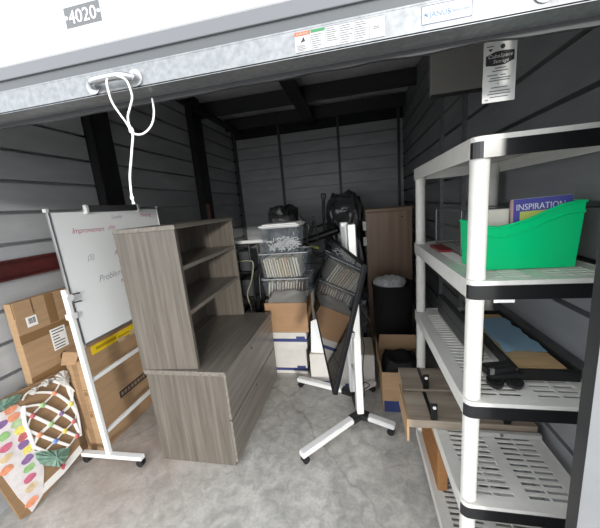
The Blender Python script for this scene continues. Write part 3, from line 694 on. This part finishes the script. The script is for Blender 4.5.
# tier 3: black tray with tan board and blue cloth, black device with two wheels, dark case
ty = thing('shallow_tray', 'shallow black tray on the third shelf holding blue cloth', 'tray', (.585, 1.14, Z3))
bm = B(); box(bm, 0, .185, 0, .60, 0, .004)
obj('tray_floor', bm, blackp(), ty)
for a in ((-.012, .197, -.012, 0, 0, .045), (-.012, .197, .60, .612, 0, .045), (-.012, 0, 0, .60, 0, .045), (.185, .197, 0, .60, 0, .045)): obj('tray_wall', box(B(), *a, .002), blackp(), ty)
tag(obj('tan_board', box(B(), 0, .165, 0, .55, 0, .030, .002), mat('tan_board', (.58, .39, .20), .7, var=.1, scale=(6, 30, 6)), loc=(.595, 1.165, Z3+.0045)), 'tan cardboard sheet lying in the black tray', 'cardboard')
bm = B(); nx, ny = 14, 28; g = []
for i in range(nx+1):
    row = []
    for j in range(ny+1):
        x = .158*i/nx; y = .36*j/ny; z = .040+.007*noise.noise(V((x*12, y*8, 3)))
        if i <= 1: z -= .002*(2-i)
        row.append(bm.verts.new((x-.003+.01*noise.noise(V((y*20, 5, 1))), y+.012*noise.noise(V((x*30, 1, 8))), max(z, .036)+.003)))
    g.append(row)
for i in range(nx):
    for j in range(ny): bm.faces.new((g[i][j], g[i+1][j], g[i+1][j+1], g[i][j+1]))
bmesh.ops.solidify(bm, geom=bm.faces[:], thickness=.003)
tag(obj('folded_cloth', bm, mat('light_blue_cloth', (.45, .70, .90), .8, var=.03, scale=(30, 30, 30)), smooth=True, loc=(.601, 1.275, Z3)), 'light blue cloth folded over the tan sheet in the tray', 'cloth')
dv = thing('caster_bracket', 'black bracket with two round wheels lying at the front of the third shelf', 'caster', (.448, 1.075, Z3))
bm = B(); obox(bm, (.055, .045, .055), ((1, .25, 0), (-.25, 1, 0), (0, 0, 1)), (.055, .022, .018), .005); obox(bm, (.075, .03, .036), ((1, .1, 0), (-.1, 1, 0), (0, 0, 1)), (.06, .012, .010), .003); obj('bracket_body', bm, blackp(), dv)
bm = B(); obox(bm, (.022, .015, .058), ((1, .25, 0), (-.25, 1, 0), (0, 0, 1)), (.008, .003, .012)); obj('plate', bm, mat('grey_metal', (.45, .45, .46), .3, .8), dv)
for x in (.035, .10):
    bm = B(); disc(bm, (x, .018, .016), (0, -.35, 1), .029, .014, 24); wv = obj('wheel', bm, blackp(), dv, smooth=True)
    bm = B(); disc(bm, (x, .0155, .0235), (0, -.35, 1), .016, .003, 20); obj('wheel_cap', bm, blackm(), wv, smooth=True)
bm = B(); beam(bm, (.035, .03, .016), (.10, .03, .016), .014, .012); beam(bm, (.066, .03, .016), (.066, .04, .042), .02, .014); obj('fork', bm, blackm(), dv)
bm = B(); disc(bm, (.112, .03, .06), (.3, -1, .3), .003, .004, 10); obj('rivet', bm, MATS['bright_steel'], dv)
dc = thing('slim_case', 'slim black case standing on edge along the third shelf', 'case', (.475, 1.26, Z3))
obj('case_body', box(B(), 0, .035, 0, .60, 0, .115, .005), mat('charcoal_shell', (.03, .031, .033), .4), dc)
obj('seam', box(B(), -.001, .036, .0, .602, .055, .058), blackp(), dc)

# tier 4: two planks with black brackets
def plank(y, z, x0, label, by):
    t = thing('wall_shelf_plank', label, 'plank', (x0, y, z), group='rustic planks with black brackets')
    obj('board', box(B(), 0, .58, 0, .232, 0, .045, .002), PLANK, t)
    for x in (by, .45):
        bm = B(); box(bm, x-.009, x+.009, .004, .228, .0455, .051, .001); box(bm, x-.014, x+.018, .004, .012, .0455, .138, .002); prism(bm, [(x-.002, .012, .051), (x-.002, .05, .051), (x-.002, .012, .09)], (.005, 0, 0))
        b_ = obj('bracket', bm, blackm(), t)
        bm = B(); disc(bm, (x+.003, .0025, .118), (0, 1, 0), .0085, .003, 14); obj('screw', bm, paper(), b_)
    return t
p1 = plank(1.365, Z4, .218, 'rustic wood plank with black brackets, nearer one on the fourth shelf', .118)
p2 = plank(1.620, Z4, .228, 'rustic wood plank with black brackets, farther one on the fourth shelf', .125)
obj('end_sleeve', box(B(), -.012, -.0005, .0, .30, -.085, .046, .001), card(), p1)
cw = thing('brown_carton', 'narrow brown carton standing on the bottom shelf along its left edge', 'carton', (.372, 1.42, Z5))
obj('carton_body', box(B(), 0, .05, 0, .40, 0, .30, .003), mat('orange_card', (.36, .17, .06), .75, var=.1, scale=(4, 4, 30)), cw)
for k in range(9): obj('ridge', box(B(), -.003, 0, .01, .39, .02+.027*k, .032+.027*k), MATS['orange_card'], cw)
ra = thing('metal_rail', 'white metal rail lying across the fourth shelf in front of the plank', 'rail', (.50, 1.335, Z4))
obj('rail_body', box(B(), 0, .30, 0, .02, 0, .022, .002), mat('pale_metal', (.68, .68, .66), .3, .4), ra)
bm = B(); disc(bm, (.13, -.001, .014), (0, 1, 0), .008, .006, 12); obj('rail_knob', bm, MATS['bright_steel'], ra)

# ------------------------------------------------------------------ boxes and bins in the middle
def banker(name, label, x0, x1, y0, y1, z0, z1, sz0, sz1, notch=True, cat='box', m=None):
    t = thing(name, label, cat, (x0, y0, z0)); w_, d_, h_ = x1-x0, y1-y0, z1-z0
    obj('box_body', box(B(), .003, w_-.003, .003, d_-.003, 0, h_-.001, .004), m or carton(), t)
    obj('lid', box(B(), 0, w_, 0, d_, h_-.045, h_, .004), m or carton(), t) if False else None
    bm = B(); box(bm, .003, w_-.003, .0015, .003, sz0, sz1)
    if notch: box(bm, w_-.11, w_-.02, .0015, .003, sz1, sz1+.025)
    box(bm, w_-.003, w_-.0015, .003, d_-.003, sz0, sz1)
    obj('blue_band', bm, bluec(), t); return t
banker('paper_box', 'white carton with navy band, lower one beneath the open cardboard box', -.995, -.565, 2.66, 2.97, 0, .275, .035, .065)
banker('paper_box', 'white carton with navy band directly beneath the open cardboard box', -.985, -.548, 2.655, 2.965, .2755, .462, .085, .120)
def open_box(name, label, x0, x1, y0, y1, z0, z1, m, t_=.006):
    t = thing(name, label, 'box', (x0, y0, z0)); w_, d_, h_ = x1-x0, y1-y0, z1-z0
    obj('box_bottom', box(B(), 0, w_, 0, d_, 0, t_), m, t)
    for a in ((0, w_, 0, t_), (0, w_, d_-t_, d_), (0, t_, t_, d_-t_), (w_-t_, w_, t_, d_-t_)): obj('box_wall', box(B(), *a, t_, h_), m, t)
    return t, w_, d_, h_
ob, w_, d_, h_ = open_box('cardboard_box', 'open tan cardboard box of papers in front of the plastic bins', -.958, -.525, 2.665, 2.965, .4628, .775, mat('tan_card', (.36, .215, .115), .8, var=.05, scale=(5, 5, 30)))
for k in range(5):
    z = .4628+.232+.011*k
    bm = B(); n = 10; top = []
    x0, x1, y0, y1 = -.945+.004*k, -.54-.01*(k % 2), 2.68, 2.95
    g = [[bm.verts.new((x0+(x1-x0)*i/n, y0+(y1-y0)*j/6, z+.012*k*.6+.045*(j/6)*(k/4)+.020*noise.noise(V((i*.5, j*.4, k*3.)))*(k/4)+.012*(1-i/n)*(k/4))) for j in range(7)] for i in range(n+1)]
    for i in range(n):
        for j in range(6): bm.faces.new((g[i][j], g[i+1][j], g[i+1][j+1], g[i][j+1]))
    bmesh.ops.solidify(bm, geom=bm.faces[:], thickness=.006 if k else .15)
    tag(obj('paper_sheaf', bm, cream() if k % 2 else paper(), smooth=True), '%s sheaf of papers in the open tan cardboard box' % ['thick bottom white', 'second lowest cream', 'middle white', 'second highest cream', 'topmost white'][k], 'paper', 'papers in the tan cardboard box')
# clear bins
def clear_bin(label, x0, x1, y0, y1, z0, z1, lid=False):
    t = thing('storage_bin', label, 'bin', ((x0+x1)/2, (y0+y1)/2, z0)); w_, d_, h_ = (x1-x0)/2, (y1-y0)/2, z1-z0
    bm = B(); tp = .90; r = []
    for s, z in ((tp, 0), (1, h_)):
        r.append([bm.verts.new((*p, z)) for p in rrect(-w_*s, w_*s, -d_*s, d_*s, .03, 3)])
    n = len(r[0])
    for k in range(n): bm.faces.new((r[0][k], r[0][(k+1) % n], r[1][(k+1) % n], r[1][k]))
    bm.faces.new(r[0][::-1]); bmesh.ops.solidify(bm, geom=bm.faces[:], thickness=.002)
    obj('bin_tub', bm, plastic_clear(), t, smooth=True)
    bm = B(); tube(bm, [(*p, h_) for p in rrect(-w_, w_, -d_, d_, .03, 3)], .006, 6, closed=True); obj('rim', bm, mat('frost_rim', (.55, .57, .60), .3), t, smooth=True)
    if lid:
        l = obj('lid', box(B(), -w_-.012, w_+.012, -d_-.012, d_+.012, h_+.007, h_+.026, .006), mat('white_lid', (.82, .82, .82), .4), t)
        obj('lid_top', box(B(), -w_+.02, w_-.02, -d_+.02, d_-.02, h_+.026, h_+.040, .005), MATS['white_lid'], l)
    return t
sup = thing('support_carton', 'plain white carton standing beneath the stacked plastic bins', 'carton', (-1.06, 3.0, 0)); obj('carton_body', box(B(), 0, .50, 0, .42, 0, .70, .005), carton(), sup); obj('tape', box(B(), .22, .28, -.001, .421, .69, .701), tapem(), sup)
clear_bin('clear plastic bin of files, lowest of the stack behind the tan box', -1.085, -.535, 3.0, 3.40, .702, .935)
clear_bin('clear plastic bin of files, middle of the stack', -1.092, -.535, 3.0, 3.40, .945, 1.222)
clear_bin('clear plastic bin of white strips with white lid, top of the stack', -1.035, -.612, 3.0, 3.36, 1.2305, 1.505, True)
ORD = ['first', 'second', 'third', 'fourth', 'fifth', 'sixth', 'seventh', 'eighth', 'ninth', 'tenth', 'eleventh', 'twelfth', 'thirteenth', 'fourteenth']
FN = ['buff', 'cream', 'brown', 'pale', 'olive', 'black', 'tan', 'grey', 'peach', 'pale green']
cols = [(.72, .64, .50), (.75, .70, .60), (.66, .50, .38), (.70, .66, .58), (.52, .48, .34), (.10, .10, .1), (.70, .60, .44), (.45, .42, .40), (.73, .58, .47), (.6, .62, .5)]
fm = [mat('folder_%d' % i, tuple(min(.92, q*1.22) for q in c), .75, var=.04) for i, c in enumerate(cols)]
def folders(x0, x1, z0, h, n, lean, lab, grp, pal, seed):
    rr = random.Random(seed); me = None
    for k in range(n):
        x = x0+(x1-x0)*k/(n-1); hh = h*rr.uniform(.86, 1.0); th = rr.uniform(.009, .018)
        bm = B(); prism(bm, [(0, 0, 0), (th, 0, 0), (th+lean*hh, 0, hh), (lean*hh, 0, hh)], (0, .30, 0))
        ci = pal[rr.randrange(len(pal))]
        tag(obj('file_folder', bm, fm[ci], loc=(x, 3.03+rr.uniform(0, .02), z0)), '%s paper file folder, %s from the left in the %s plastic bin' % (FN[ci], ORD[k], lab), 'folder', grp)
folders(-1.045, -.65, .952, .225, 14, -.16, 'middle', 'folders in the middle bin', [0, 1, 2, 3, 4, 5, 6, 8, 1, 0, 3], 3)
folders(-1.03, -.65, .709, .20, 13, .12, 'lowest', 'folders in the lowest bin', [8, 1, 2, 3, 7, 8, 0], 9)
bm = B(); rr = random.Random(2)
for k in range(90):
    c = V((rr.uniform(-.98, -.67), rr.uniform(3.04, 3.31), 1.245+.115*rr.random()**1.2)); a = rr.uniform(0, 6.28); d = V((math.cos(a), math.sin(a)*.5, rr.uniform(-.7, .7)))*rr.uniform(.03, .06)
    p0, p1 = c-d, c+d
    for p in (p0, p1): p.x = min(max(p.x, -1.0), -.65); p.y = min(max(p.y, 3.035), 3.32); p.z = min(max(p.z, 1.242), 1.40)
    tube(bm, [p0, (p0+p1)/2+V((0, 0, .012)), p1], .0062, 5)
tag(obj('paper_strips', bm, paper()), 'tangle of white paper strips inside the topmost plastic bin', 'paper strips', kind='stuff')
# wide white carton with foam board on top
wc = thing('wide_carton', 'wide white carton with tan taped top behind the television stand', 'carton', (-.50, 2.475, 0))
obj('carton_body', box(B(), 0, .60, 0, .36, 0, .325, .005), carton(), wc)
obj('top_flap', box(B(), .004, .596, .004, .356, .325, .331), mat('tan_top', (.52, .44, .36), .8, var=.06), wc)
bm = B(); box(bm, .05, .2, -.0015, 0, .0, .05); box(bm, .32, .44, -.0015, 0, .0, .03); obj('blue_band', bm, bluec(), wc)
fb = thing('foam_board', 'white foam board leaning on the cartons beside the television', 'foam board', (-.485, 2.50, .3315))
bm = B(); prism(bm, [(.0, 0, 0), (.14, -.01, 0), (.085, .10, .31), (.0, .11, .27)], (.004, .012, 0)); obj('board', bm, mat('foam_white', (.78, .79, .80), .5), fb)
bm = B(); prism(bm, [(.035, .02, 0), (.16, .0, 0), (.145, .09, .22), (.05, .10, .24)], (.004, .03, 0)); obj('sheet', bm, paper(), fb) if False else bm.free()

# brown cabinet at the back
bc = thing('brown_cabinet', 'tall brown laminate cabinet standing against the back clutter', 'cabinet', (.10, 3.45, 0))
obj('carcass', box(B(), 0, .51, .02, .42, 0, 1.60, .003), BROWNWOOD, bc)
obj('door_panel', box(B(), .018, .475, .0, .02, .03, 1.565, .003), BROWNWOOD, bc)
obj('edge_band', box(B(), -.004, .514, -.004, .42, 1.58, 1.604, .002), mat('tan_edge', (.34, .23, .14), .4), bc)
bm = B(); disc(bm, (.40, -.002, 1.50), (0, 1, 0), .010, .006, 12); obj('door_knob', bm, MATS['bright_steel'], bc)
for z in (1.42, 1.24): obj('hinge_label', box(B(), -.035, .004, -.003, .003, z-.05, z+.05, .001), paper(), bc)
# black bin with white bag
bb = thing('black_bin', 'tall black round bin lined with white plastic in front of the brown cabinet', 'bin', (.335, 3.06, 0))
bm = B(); lathe(bm, [(.165, 0), (.18, .02), (.202, .80), (.212, .82), (.212, .845), (.20, .845), (.19, .80)], (0, 0, 0), 28, lambda p, a: p+V((math.cos(a), math.sin(a), 0))*.006*noise.noise(V((math.cos(a)*3, math.sin(a)*3, p.z*3)))); obj('bin_body', bm, mat('black_fabric', (.007, .007, .008), .8), bb, smooth=True)
bm = B(); bmesh.ops.create_icosphere(bm, subdivisions=4, radius=1)
for v in bm.verts: v.co = V((v.co.x*.165-.03, v.co.y*.17, .85+v.co.z*.05))*(1)+V((0, 0, 1))*(.035*noise.noise(v.co*4))+v.co*.012*noise.noise(v.co*9)
obj('liner_bag', bm, mat('white_film', (.88, .89, .90), .3, bump=.5, scale=(30, 30, 30)), bb, smooth=True)
# open cardboard box with black contents, by the shelving
c2, w_, d_, h_ = open_box('cardboard_box', 'open brown cardboard box holding black fabric behind the plastic shelving', .14, .48, 2.16, 2.56, 0, .355, card())
obj('blue_patch', box(B(), .012, .20, -.0012, 0, .0, .10), bluec(), c2)
bm = B(); prism(bm, [(0, d_, h_), (w_, d_, h_), (w_, d_+.05, h_+.11), (.02, d_+.05, h_+.11)], (0, .005, 0)); obj('flap', bm, card(), c2)
bm = B(); prism(bm, [(0, 0.01, h_), (0, d_, h_), (-.02, d_-.02, h_+.13), (-.03, .10, h_+.06)], (.005, 0, 0)); obj('flap', bm, card(), c2)
bm = B(); bmesh.ops.create_icosphere(bm, subdivisions=4, radius=1)
for v in bm.verts:
    q = v.co.copy(); s = lambda a: math.copysign(abs(a)**.5, a)
    v.co = V((.31+.150*s(q.x), 2.36+.18*s(q.y), .205+.19*s(q.z)+(.045*noise.noise(q*3) if q.z > .3 else 0)))
tag(obj('black_garment', bm, mat('black_cloth', (.008, .008, .009), .85), smooth=True), 'bundle of black fabric stuffed in the brown cardboard box', 'fabric')

# ------------------------------------------------------------------ dark clutter at the back
def bundle(label, x0, x1, y0, y1, z1, seed):
    bm = B(); bmesh.ops.create_icosphere(bm, subdivisions=5, radius=1)
    for v in bm.verts:
        q = v.co.copy(); s = lambda a: math.copysign(abs(a)**.45, a)
        p = V((s(q.x), s(q.y), s(q.z)))
        dsp = .10*noise.noise(p*1.6+V((seed, 0, 0)))+.045*noise.noise(p*5+V((0, seed, 0)))+.02*noise.noise(p*13)
        v.co = V(((x0+x1)/2+(x1-x0)/2*p.x, (y0+y1)/2+(y1-y0)/2*p.y, z1/2+z1/2*p.z))+p*dsp*.8
        v.co.z = max(v.co.z, 0)
    t = tag(obj('wrapped_bundle', bm, plastic_wrap(), smooth=True), label, 'bundle'); return t
bundle('dark plastic-wrapped bundle rising behind the topmost plastic bin', -1.26, -.86, 3.85, 4.4, 1.72, 3)
bundle('dark plastic-wrapped bundle left of the brown cabinet', -.42, .07, 4.0, 4.6, 1.83, 11)
bundle('low dark plastic-wrapped bundle behind the wide white carton', -.22, .06, 3.05, 3.50, .80, 23)
em = thing('exercise_machine', 'black tubular exercise machine standing between the wrapped bundles', 'exercise machine', (-.55, 3.72, 0))
bm = B()
tube(bm, smooth_pts([(.15, .0, .05), (.16, 0, .8), (.14, -.02, 1.5), (.155, -.02, 1.78)], 6), .018, 10); obj('upright_post', bm, blackm(), em, smooth=True)
bm = B(); box(bm, .125, .185, -.05, .01, 1.77, 1.84, .008); obj('console', bm, blackp(), em)
bm = B(); tube(bm, smooth_pts([(-.22, -.05, 1.50), (-.1, -.10, 1.47), (.05, -.08, 1.44), (.15, -.02, 1.46), (.3, -.08, 1.43), (.34, -.16, 1.35)], 6), .016, 8); obj('handlebar', bm, blackp(), em, smooth=True)
for a, b, r in (((-.25, -.05, 1.22), (.32, -.05, 1.38), .045), ((-.22, 0, .04), (.36, 0, .04), .03), ((-.2, 0, .05), (.15, 0, .9), .022), ((-.18, -.04, 1.0), (.02, -.04, 1.52), .016), ((.0, -.03, 1.05), (.30, -.03, 1.10), .02), ((-.12, -.06, .6), (.26, -.06, 1.2), .018)):
    bm = B(); cyl(bm, a, b, r, 12); obj('frame_tube', bm, blackm(), em, smooth=True)
bm = B(); tube(bm, smooth_pts([(-.16, -.09, 1.60), (-.05, -.12, 1.45), (-.08, -.12, 1.25), (.03, -.12, 1.15), (.06, -.12, 1.35), (.02, -.11, 1.58)], 6), .008, 8); obj('cable', bm, blackp(), em, smooth=True)
bm = B(); obox(bm, (.02, -.15, 1.19), ((1, 0, -.35), (0, 1, 0), (.35, 0, 1)), (.05, .006, .012)); obj('yellow_strap', bm, mat('lime_strap', (.42, .45, .05), .6), em)
# black rack with folded chairs on the left at the back
rk = thing('metal_rack', 'black metal rack standing behind the bookcase', 'rack', (-1.80, 3.30, 0))
for x in (0, .50):
    for y in (0, .35): bm = B(); cyl(bm, (x, y, 0), (x, y, 1.30), .014, 8); obj('rack_post', bm, blackm(), rk, smooth=True)
for z in (.25, .62, .95, 1.27): bm = B(); box(bm, -.01, .51, -.01, .36, z, z+.02); obj('rack_shelf', bm, blackm(), rk)
rr = random.Random(4)
for k, z in enumerate((.272, .642, .972)):
    for i in range(3):
        t = thing('equipment_case', 'dark %s equipment case on the %s rack shelf, %s of three' % (['charcoal', 'black', 'slate'][i], ['lowest', 'middle', 'upper'][k], ['left', 'centre', 'right'][i]), 'case', (-1.79+.165*i, 3.32, z))
        hh = rr.uniform(.16, .27); m = mat('case_%d' % i, ((.03, .03, .032), (.012, .012, .012), (.05, .055, .06))[i], .35)
        obj('case_body', box(B(), 0, .15, 0, rr.uniform(.22, .3), 0, hh, .01), m, t)
        bm = B(); tube(bm, smooth_pts([(.04, -.002, hh*.6), (.05, -.02, hh*.6), (.1, -.02, hh*.6), (.11, -.002, hh*.6)], 4), .005, 6); obj('handle', bm, mat('case_handle', (.12, .12, .12), .4, .4), t, smooth=True)
bm = B(); cyl(bm, (-1.95, 3.42, 1.325), (-1.10, 3.42, 1.325), .024, 14)
po = tag(obj('white_pole', bm, whitep(), smooth=True), 'white pole lying across the top of the black rack', 'pole')
bm = B(); tube(bm, smooth_pts([(-1.42, 3.20, 1.12), (-1.27, 3.18, 1.13), (-1.22, 3.17, 1.09), (-1.26, 3.16, .90), (-1.33, 3.15, .72), (-1.30, 3.15, .50), (-1.3, 3.15, .0)], 6), .008, 8)
tag(obj('bent_rod', bm, mat('olive_rod', (.30, .30, .20), .5), smooth=True), 'bent olive rod standing in front of the black rack', 'rod')
fc2 = thing('folding_chair', 'black folding chair leaning between the rack and the plastic bins', 'chair', (-1.27, 3.35, 0))
for x in (0, .16):
    bm = B(); tube(bm, smooth_pts([(x, .0, 0), (x, .10, .8), (x+(.03 if x == 0 else -.03), .13, 1.05)], 5), .012, 8); obj('leg', bm, blackm(), fc2, smooth=True)
bm = B(); box(bm, .02, .14, .06, .08, .42, .80, .008); obj('seat', bm, blackp(), fc2); bm = B(); box(bm, .01, .15, .085, .105, .86, 1.04, .008); obj('backrest', bm, blackp(), fc2)
# timber post leaning near the left back corner
tag(obj('timber_offcut', box(B(), 0, .05, 0, .05, 0, 1.84, .003), mat('dark_timber', (.07, .035, .025), .7, var=.2, scale=(20, 20, 2)), loc=(-1.92, 3.55, 0)), 'dark reddish timber post standing beyond the bookcase', 'timber')
